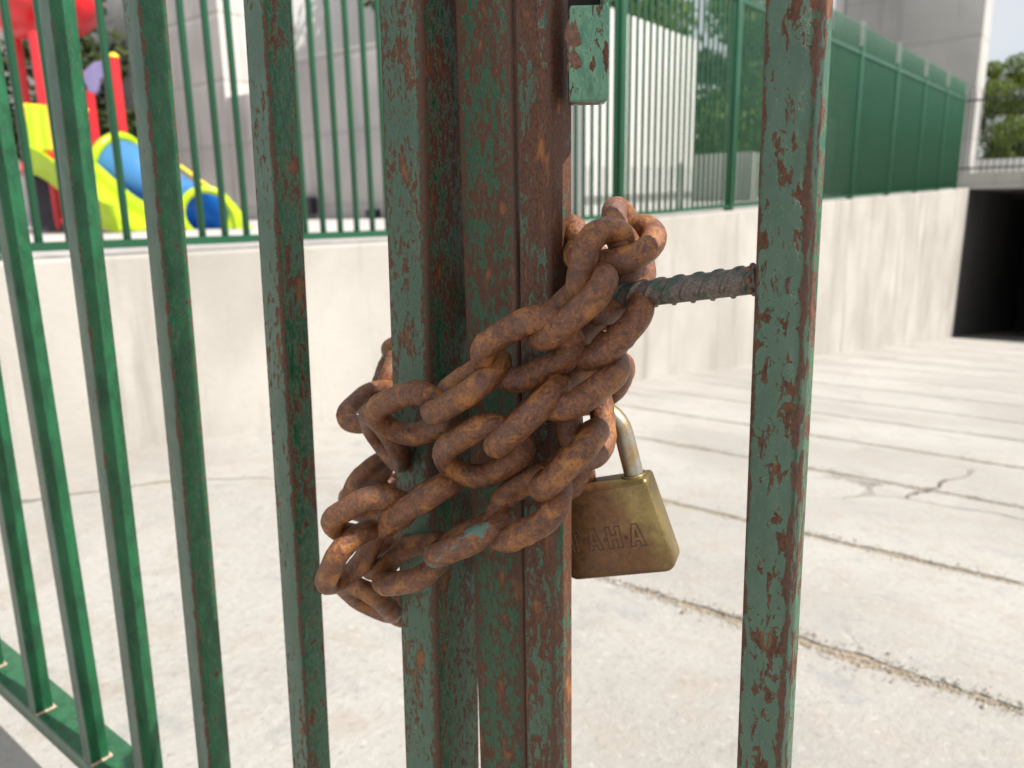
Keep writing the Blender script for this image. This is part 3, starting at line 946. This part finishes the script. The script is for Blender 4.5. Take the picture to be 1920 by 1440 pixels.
bm.faces.new(rings[0]); bm.faces.new(list(reversed(rings[-1])))
bmesh.ops.recalc_face_normals(bm, faces=bm.faces)
o = link_mesh('crossbar', from_bm(bm, 'crossbar', True), M['rebar'], leafR)
for e_, px_, py_ in ((0, 1066, 566), (1, 1412, 524)):
    wp = on_y(px_, py_, GY + 0.010)
    bm = bmesh.new()
    for q_ in range(7):
        vs_ = bmesh.ops.create_icosphere(bm, subdivisions=2, radius=0.0017)['verts']
        a_ = q_ * 0.9
        for v_ in vs_: v_.co = v_.co * (1 + 0.2 * mnoise.noise(v_.co * 500 + Vector((q_, e_, 0)))) + an * 0.0060 * math.cos(a_) + bn * 0.0060 * math.sin(a_)
    link_mesh('weld_bead', from_bm(bm, 'weld_bead', True), M['weld'], o, Matrix.Translation(wp))
o['half_width'], o['half_depth'], o['rust'], o['fade'] = 50.0, 50.0, 0.66, 1.0
o['grain'], o['front_pale'] = 1.3, 0.0
# lock box welded to the edge post
lc = on_y(1104, 84, GY + 0.006)
lbx = Matrix.Translation(lc) @ Matrix.Rotation(rad(36), 4, 'Z')
lock = empty('lock_box', (0, 0, 0), leafR)
lock.matrix_basis = Matrix.Translation(-leafR.location)
bw, bh, bd = 0.0190, 0.0480, 0.016
def lpart(name, lo, hi, rust=0.45, fade=1.0, bev=0.0012, mat='gate'):
    lo, hi = Vector(lo), Vector(hi)
    s = hi - lo
    o = link_mesh(name, box_mesh(name, s.x, s.y, s.z, bev, 3), M[mat], lock, lbx @ Matrix.Translation((lo + hi) / 2))
    o['half_width'], o['half_depth'], o['rust'], o['fade'] = s.x / 2, s.y * 3, rust, fade
    o['grain'], o['front_pale'], o['mint'] = 1.0, 0.0, 1.0
    return o
lpart('front_plate', (-bw / 2, -0.002, -0.026), (bw / 2, 0.0015, 0.0175), 0.56, 2.2, 0.0014)
lpart('side_plate', (bw / 2 - 0.0025, 0.0017, -0.0255), (bw / 2 - 0.0002, bd, 0.075), 0.5)
lpart('bottom_plate', (-bw / 2 + 0.0003, 0.0017, -0.0257), (bw / 2 - 0.0027, bd - 0.001, -0.0235), 0.8)
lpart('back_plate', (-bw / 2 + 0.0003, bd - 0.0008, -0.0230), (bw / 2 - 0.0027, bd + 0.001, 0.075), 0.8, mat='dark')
rr = random.Random(9)
for k, (py, sc) in enumerate(((52, 1.0), (70, 1.25), (88, 0.9), (112, 1.1), (128, 0.8), (150, 0.6))):
    c = on_y(1075 + rr.uniform(-2, 3), py, GY + 0.002)
    bm = bmesh.new()
    bmesh.ops.create_icosphere(bm, subdivisions=3, radius=0.0030 * sc)
    for vv in bm.verts:
        vv.co *= 1 + 0.22 * mnoise.noise(vv.co * 600 + Vector((k, 0, 0)))
        vv.co.z *= 1.6
    link_mesh('weld_bead', from_bm(bm, 'weld_bead', True), M['weld'], lock, Matrix.Translation(c) @ Matrix.Rotation(rad(-25), 4, 'Y'))

# ------------------------------------------------------------------ the chain
WD = 0.0138                                   # wire thickness
SP = 0.0302                                   # distance between the two legs of a link
chain = empty('chain', on_y(880, 1000, GY - 0.02))
tag(chain, 'heavy rust-brown steel chain wound round both gate posts', 'chain')
def link_mesh_data(Lc, seed, weld):
    rs = SP / 2
    st = max(0.002, Lc / 2 - rs)
    per = []                                   # centreline points with tangent
    NA, NSX = 18, 8
    for k in range(NSX): per.append((rs, -st + 2 * st * k / NSX))
    for k in range(NA):
        a = math.pi * k / NA
        per.append((rs * math.cos(a), st + rs * math.sin(a)))
    for k in range(NSX): per.append((-rs, st - 2 * st * k / NSX))
    for k in range(NA):
        a = math.pi + math.pi * k / NA
        per.append((rs * math.cos(a), -st + rs * math.sin(a)))
    n = len(per)
    bm = bmesh.new()
    rings = []
    SG = 20
    so = Vector((seed * 3.1, seed * 1.7, seed * 0.9))
    for i in range(n):
        p = Vector((per[i][0], 0, per[i][1]))
        t = (Vector((per[(i + 1) % n][0], 0, per[(i + 1) % n][1])) - Vector((per[i - 1][0], 0, per[i - 1][1]))).normalized()
        b = Vector((0, 1, 0))
        a = t.cross(b)
        rg = []
        for k in range(SG):
            th = 2 * math.pi * k / SG
            dirv = a * math.cos(th) + b * math.sin(th)
            r = WD / 2
            q = p + dirv * r
            r *= 1 + 0.030 * mnoise.noise(q * 110 + so) + 0.024 * mnoise.noise(q * 380 + so)
            if weld and p.x < 0:
                r *= 1 + 0.07 * math.exp(-((p.z - 0.001) / 0.0022) ** 2)
            if abs(p.z) > st + rs * 0.7: r *= 0.95
            rg.append(bm.verts.new(p + dirv * r))
        rings.append(rg)
    for i in range(n):
        A, B = rings[i], rings[(i + 1) % n]
        for k in range(SG): bm.faces.new((A[k], A[(k + 1) % SG], B[(k + 1) % SG], B[k]))
    bmesh.ops.recalc_face_normals(bm, faces=bm.faces)
    return from_bm(bm, 'link', True)
LINKS = [
    # x1, y1, Y1, x2, y2, Y2, roll  (ends of the link's middle line; roll 0 = face on, + = upper leg nearer)
    # upper turn, from the knot at the thin post down to the left
    (1148, 446, .338, 1123, 572, .330, 40),      # T3
    (1134, 520, .322, 1011, 630, .306, -75),     # T5
    (1062, 617, .306, 918, 695, .300, 32),       # U1
    (948, 678, .303, 803, 766, .298, -75),       # V1
    (855, 745, .300, 701, 806, .298, 38),        # W1
    (716, 790, .300, 727, 852, .338, -62),       # X1
    (714, 850, .345, 668, 948, .362, 62),        # Z1
    (664, 792, .340, 728, 732, .375, 50),        # Y1
    (716, 735, .380, 738, 655, .420, 80),        # Y2
    # middle turn
    (1045, 728, .306, 935, 828, .300, -86),      # B2
    (981, 804, .303, 837, 888, .300, 35),        # C1
    (870, 893, .300, 722, 968, .296, -84),       # D2
    (768, 928, .290, 622, 1006, .276, 50),       # E1
    (684, 988, .280, 634, 1098, .284, 58),      # F1
    (650, 1084, .298, 726, 1158, .346, -70),     # F2
    # lower turn
    (1118, 810, .316, 1016, 912, .304, -84),     # G1
    (1060, 910, .308, 920, 986, .303, -42),      # HI
    (955, 975, .300, 815, 1035, .297, -80),      # J1
    (850, 1042, .302, 703, 1068, .300, -48),     # K1
    (722, 1058, .308, 748, 1005, .350, 60),      # N1
    # behind / right of the thin post
    (1092, 468, .345, 1213, 452, .352, 58),      # T2
    (1160, 420, .352, 1200, 496, .372, 75),      # T1
    (1178, 572, .340, 1103, 650, .325, -58),     # A1
    (1128, 688, .330, 1052, 748, .308, -62),     # B1
    (1128, 690, .352, 1106, 748, .366, 40),      # B1r
    (1096, 735, .343, 1104, 838, .336, 54),      # G23
    (1140, 640, .372, 1150, 560, .372, 70),      # behind A1
    (1085, 880, .342, 1050, 835, .365, 40),      # tail below G
]
# the turns carry on round the back of both posts
BACK = []
for (P0, P1, h0, h1) in ((on_y(752, 672, .415), on_y(1092, 468, .352), 0.0, 0.0),
                         (on_y(668, 948, .365), on_y(1108, 650, .352), 0.0, 0.0),
                         (on_y(752, 1146, .372), on_y(1050, 850, .362), 0.0, 0.0)):
    m0 = Vector((-0.345, 0.409, P0.z * 0.75 + P1.z * 0.25))
    m1 = Vector((-0.272, 0.409, P0.z * 0.25 + P1.z * 0.75))
    pl = [P0, m0, m1, P1]
    seglen = [(pl[k + 1] - pl[k]).length for k in range(3)]
    tot = sum(seglen)
    nl = max(3, round(tot / 0.0318))
    def along(d):
        for k in range(3):
            if d <= seglen[k] or k == 2: return pl[k].lerp(pl[k + 1], min(1, d / seglen[k]))
            d -= seglen[k]
    for k in range(nl):
        a, b = along(tot * k / nl), along(tot * (k + 1) / nl)
        e = (b - a).normalized() * (0.0455 - (b - a).length) / 2
        BACK.append((a - e, b + e, 45 if k % 2 else -45))
for i, (a, b, roll) in enumerate([(on_y(q[0], q[1], q[2]), on_y(q[3], q[4], q[5]), q[6]) for q in LINKS] + BACK):
    c = (a + b) / 2
    u = (b - a)
    Lc = max(0.0415, min(0.0490, u.length))
    u.normalize()
    v = (CAM - c)
    v = (v - u * v.dot(u)).normalized()
    aa = u.cross(v)
    w = aa * math.cos(rad(roll)) + v * math.sin(rad(roll))
    nn = u.cross(w)
    mw = Matrix.Identity(4)
    for k in range(3):
        mw[k][0], mw[k][1], mw[k][2], mw[k][3] = w[k], -nn[k], u[k], c[k]
    o = link_mesh('link', link_mesh_data(Lc, i + 1, i % 2 == 0), M['chain'], chain, mw)
    o['smear'] = 1.0 if i == 17 else 0.0

# ------------------------------------------------------------------ the padlock
pc = on_y(1150, 985, GY + 0.052)
zl = Matrix.Rotation(rad(16), 4, 'Z')
tl = Matrix.Rotation(rad(-15), 4, 'Y')
PM = Matrix.Translation(pc) @ zl @ tl
pad = empty('padlock', pc)
tag(pad, 'tarnished brass padlock with steel shackle hanging from the chain behind the thin post', 'padlock')
BWt, BWb, BH, BT = 0.060, 0.069, 0.0585, 0.0205
prof = []
def corner(cx, cz, r, a0, a1, n=5):
    for k in range(n + 1):
        a = a0 + (a1 - a0) * k / n
        prof.append((cx + r * math.cos(a), cz + r * math.sin(a)))
hw, hb, hh = BWt / 2, BWb / 2, BH / 2
corner(hb - 0.007, -hh + 0.007, 0.007, -math.pi / 2, 0.0)
corner(hw - 0.003, hh - 0.003, 0.003, 0.0, math.pi / 2)
corner(-hw + 0.003, hh - 0.003, 0.003, math.pi / 2, math.pi)
corner(-hb + 0.007, -hh + 0.007, 0.007, math.pi, 1.5 * math.pi)
bm = bmesh.new()
fr = [bm.verts.new((px, -BT / 2, pz)) for px, pz in prof]
bk = [bm.verts.new((px, BT / 2, pz)) for px, pz in prof]
ff = bm.faces.new(fr); bm.faces.new(list(reversed(bk)))
n = len(prof)
for i in range(n): bm.faces.new((fr[i], bk[i], bk[(i + 1) % n], fr[(i + 1) % n]))
bmesh.ops.recalc_face_normals(bm, faces=bm.faces)
rim_e = [e for e in bm.edges if abs(e.verts[0].co.y - e.verts[1].co.y) < 1e-6]
bmesh.ops.bevel(bm, geom=rim_e, offset=0.0032, segments=4, profile=0.5, affect='EDGES')
me = from_bm(bm, 'body', True)
try: me.set_sharp_from_angle(angle=rad(40))
except Exception: pass
body = link_mesh('body', me, M['brass'], pad, PM)
# shackle
sx = 0.0205
spts = []
for k in range(5): spts.append((sx, 0, hh - 0.004 + 0.030 * k / 4))
for k in range(1, 16):
    a = math.pi * k / 16
    spts.append((sx * math.cos(a), 0, hh + 0.026 + sx * math.sin(a)))
for k in range(5): spts.append((-sx, 0, hh + 0.026 - 0.030 * k / 4))
link_mesh('shackle', tube_mesh('shackle', spts, 0.0058, 20), M['steel'], pad, PM)
ringp = [(sx + 0.0068 * math.cos(a), 0.0068 * math.sin(a), hh + 0.0003) for a in [2 * math.pi * k / 24 for k in range(25)]]
link_mesh('collar', tube_mesh('collar', ringp, 0.0009, 8, cap=False), M['brass'], pad, PM)
# engraved outline lettering
def letter(ch):
    if ch == 'A': return [[(0, 0), (.30, 1), (.66, 1), (.96, 0), (.66, 0), (.60, .22), (.36, .22), (.30, 0)], [(.42, .42), (.54, .42), (.48, .72)]]
    if ch == 'H': return [[(0, 0), (0, 1), (.28, 1), (.28, .62), (.60, .62), (.60, 1), (.88, 1), (.88, 0), (.60, 0), (.60, .38), (.28, .38), (.28, 0)]]
    if ch == 'T': return [[(.30, 0), (.30, .76), (0, .76), (0, 1), (.88, 1), (.88, .76), (.58, .76), (.58, 0)]]
    return [[(0, .34), (.09, .43), (0, .52), (-.09, .43)]]
bm = bmesh.new()
def seg_ridge(a, b, r=0.00032):
    a, b = Vector((a[0], 0, a[1])), Vector((b[0], 0, b[1]))
    t = (b - a).normalized()
    s = Vector((0, 1, 0)).cross(t)
    a, b = a - t * r, b + t * r
    vs = []
    for p in (a, b):
        vs.append([bm.verts.new(p + s * r), bm.verts.new(p + Vector((0, -0.00016, 0))), bm.verts.new(p - s * r)])
    A, B = vs
    bm.faces.new((A[0], A[1], B[1], B[0])); bm.faces.new((A[1], A[2], B[2], B[1])); bm.faces.new((A[0], B[0], B[2], A[2]))
    bm.faces.new(A); bm.faces.new(list(reversed(B)))
LH = 0.0135
tx = -0.0318
for ch, adv in (('T', 0.0116), ('.', 0.0014), ('A', 0.0116), ('.', 0.0014), ('H', 0.0116), ('.', 0.0018), ('A', 0)):
    for poly in letter(ch):
        for k in range(len(poly)):
            p, q = poly[k], poly[(k + 1) % len(poly)]
            seg_ridge((tx + p[0] * LH * 0.72, -0.0105 + p[1] * LH), (tx + q[0] * LH * 0.72, -0.0105 + q[1] * LH))
    tx += adv
bmesh.ops.recalc_face_normals(bm, faces=bm.faces)
link_mesh('lettering', from_bm(bm, 'lettering'), M['engrave'], body, PM @ Matrix.Translation((0.004, -BT / 2, 0)))
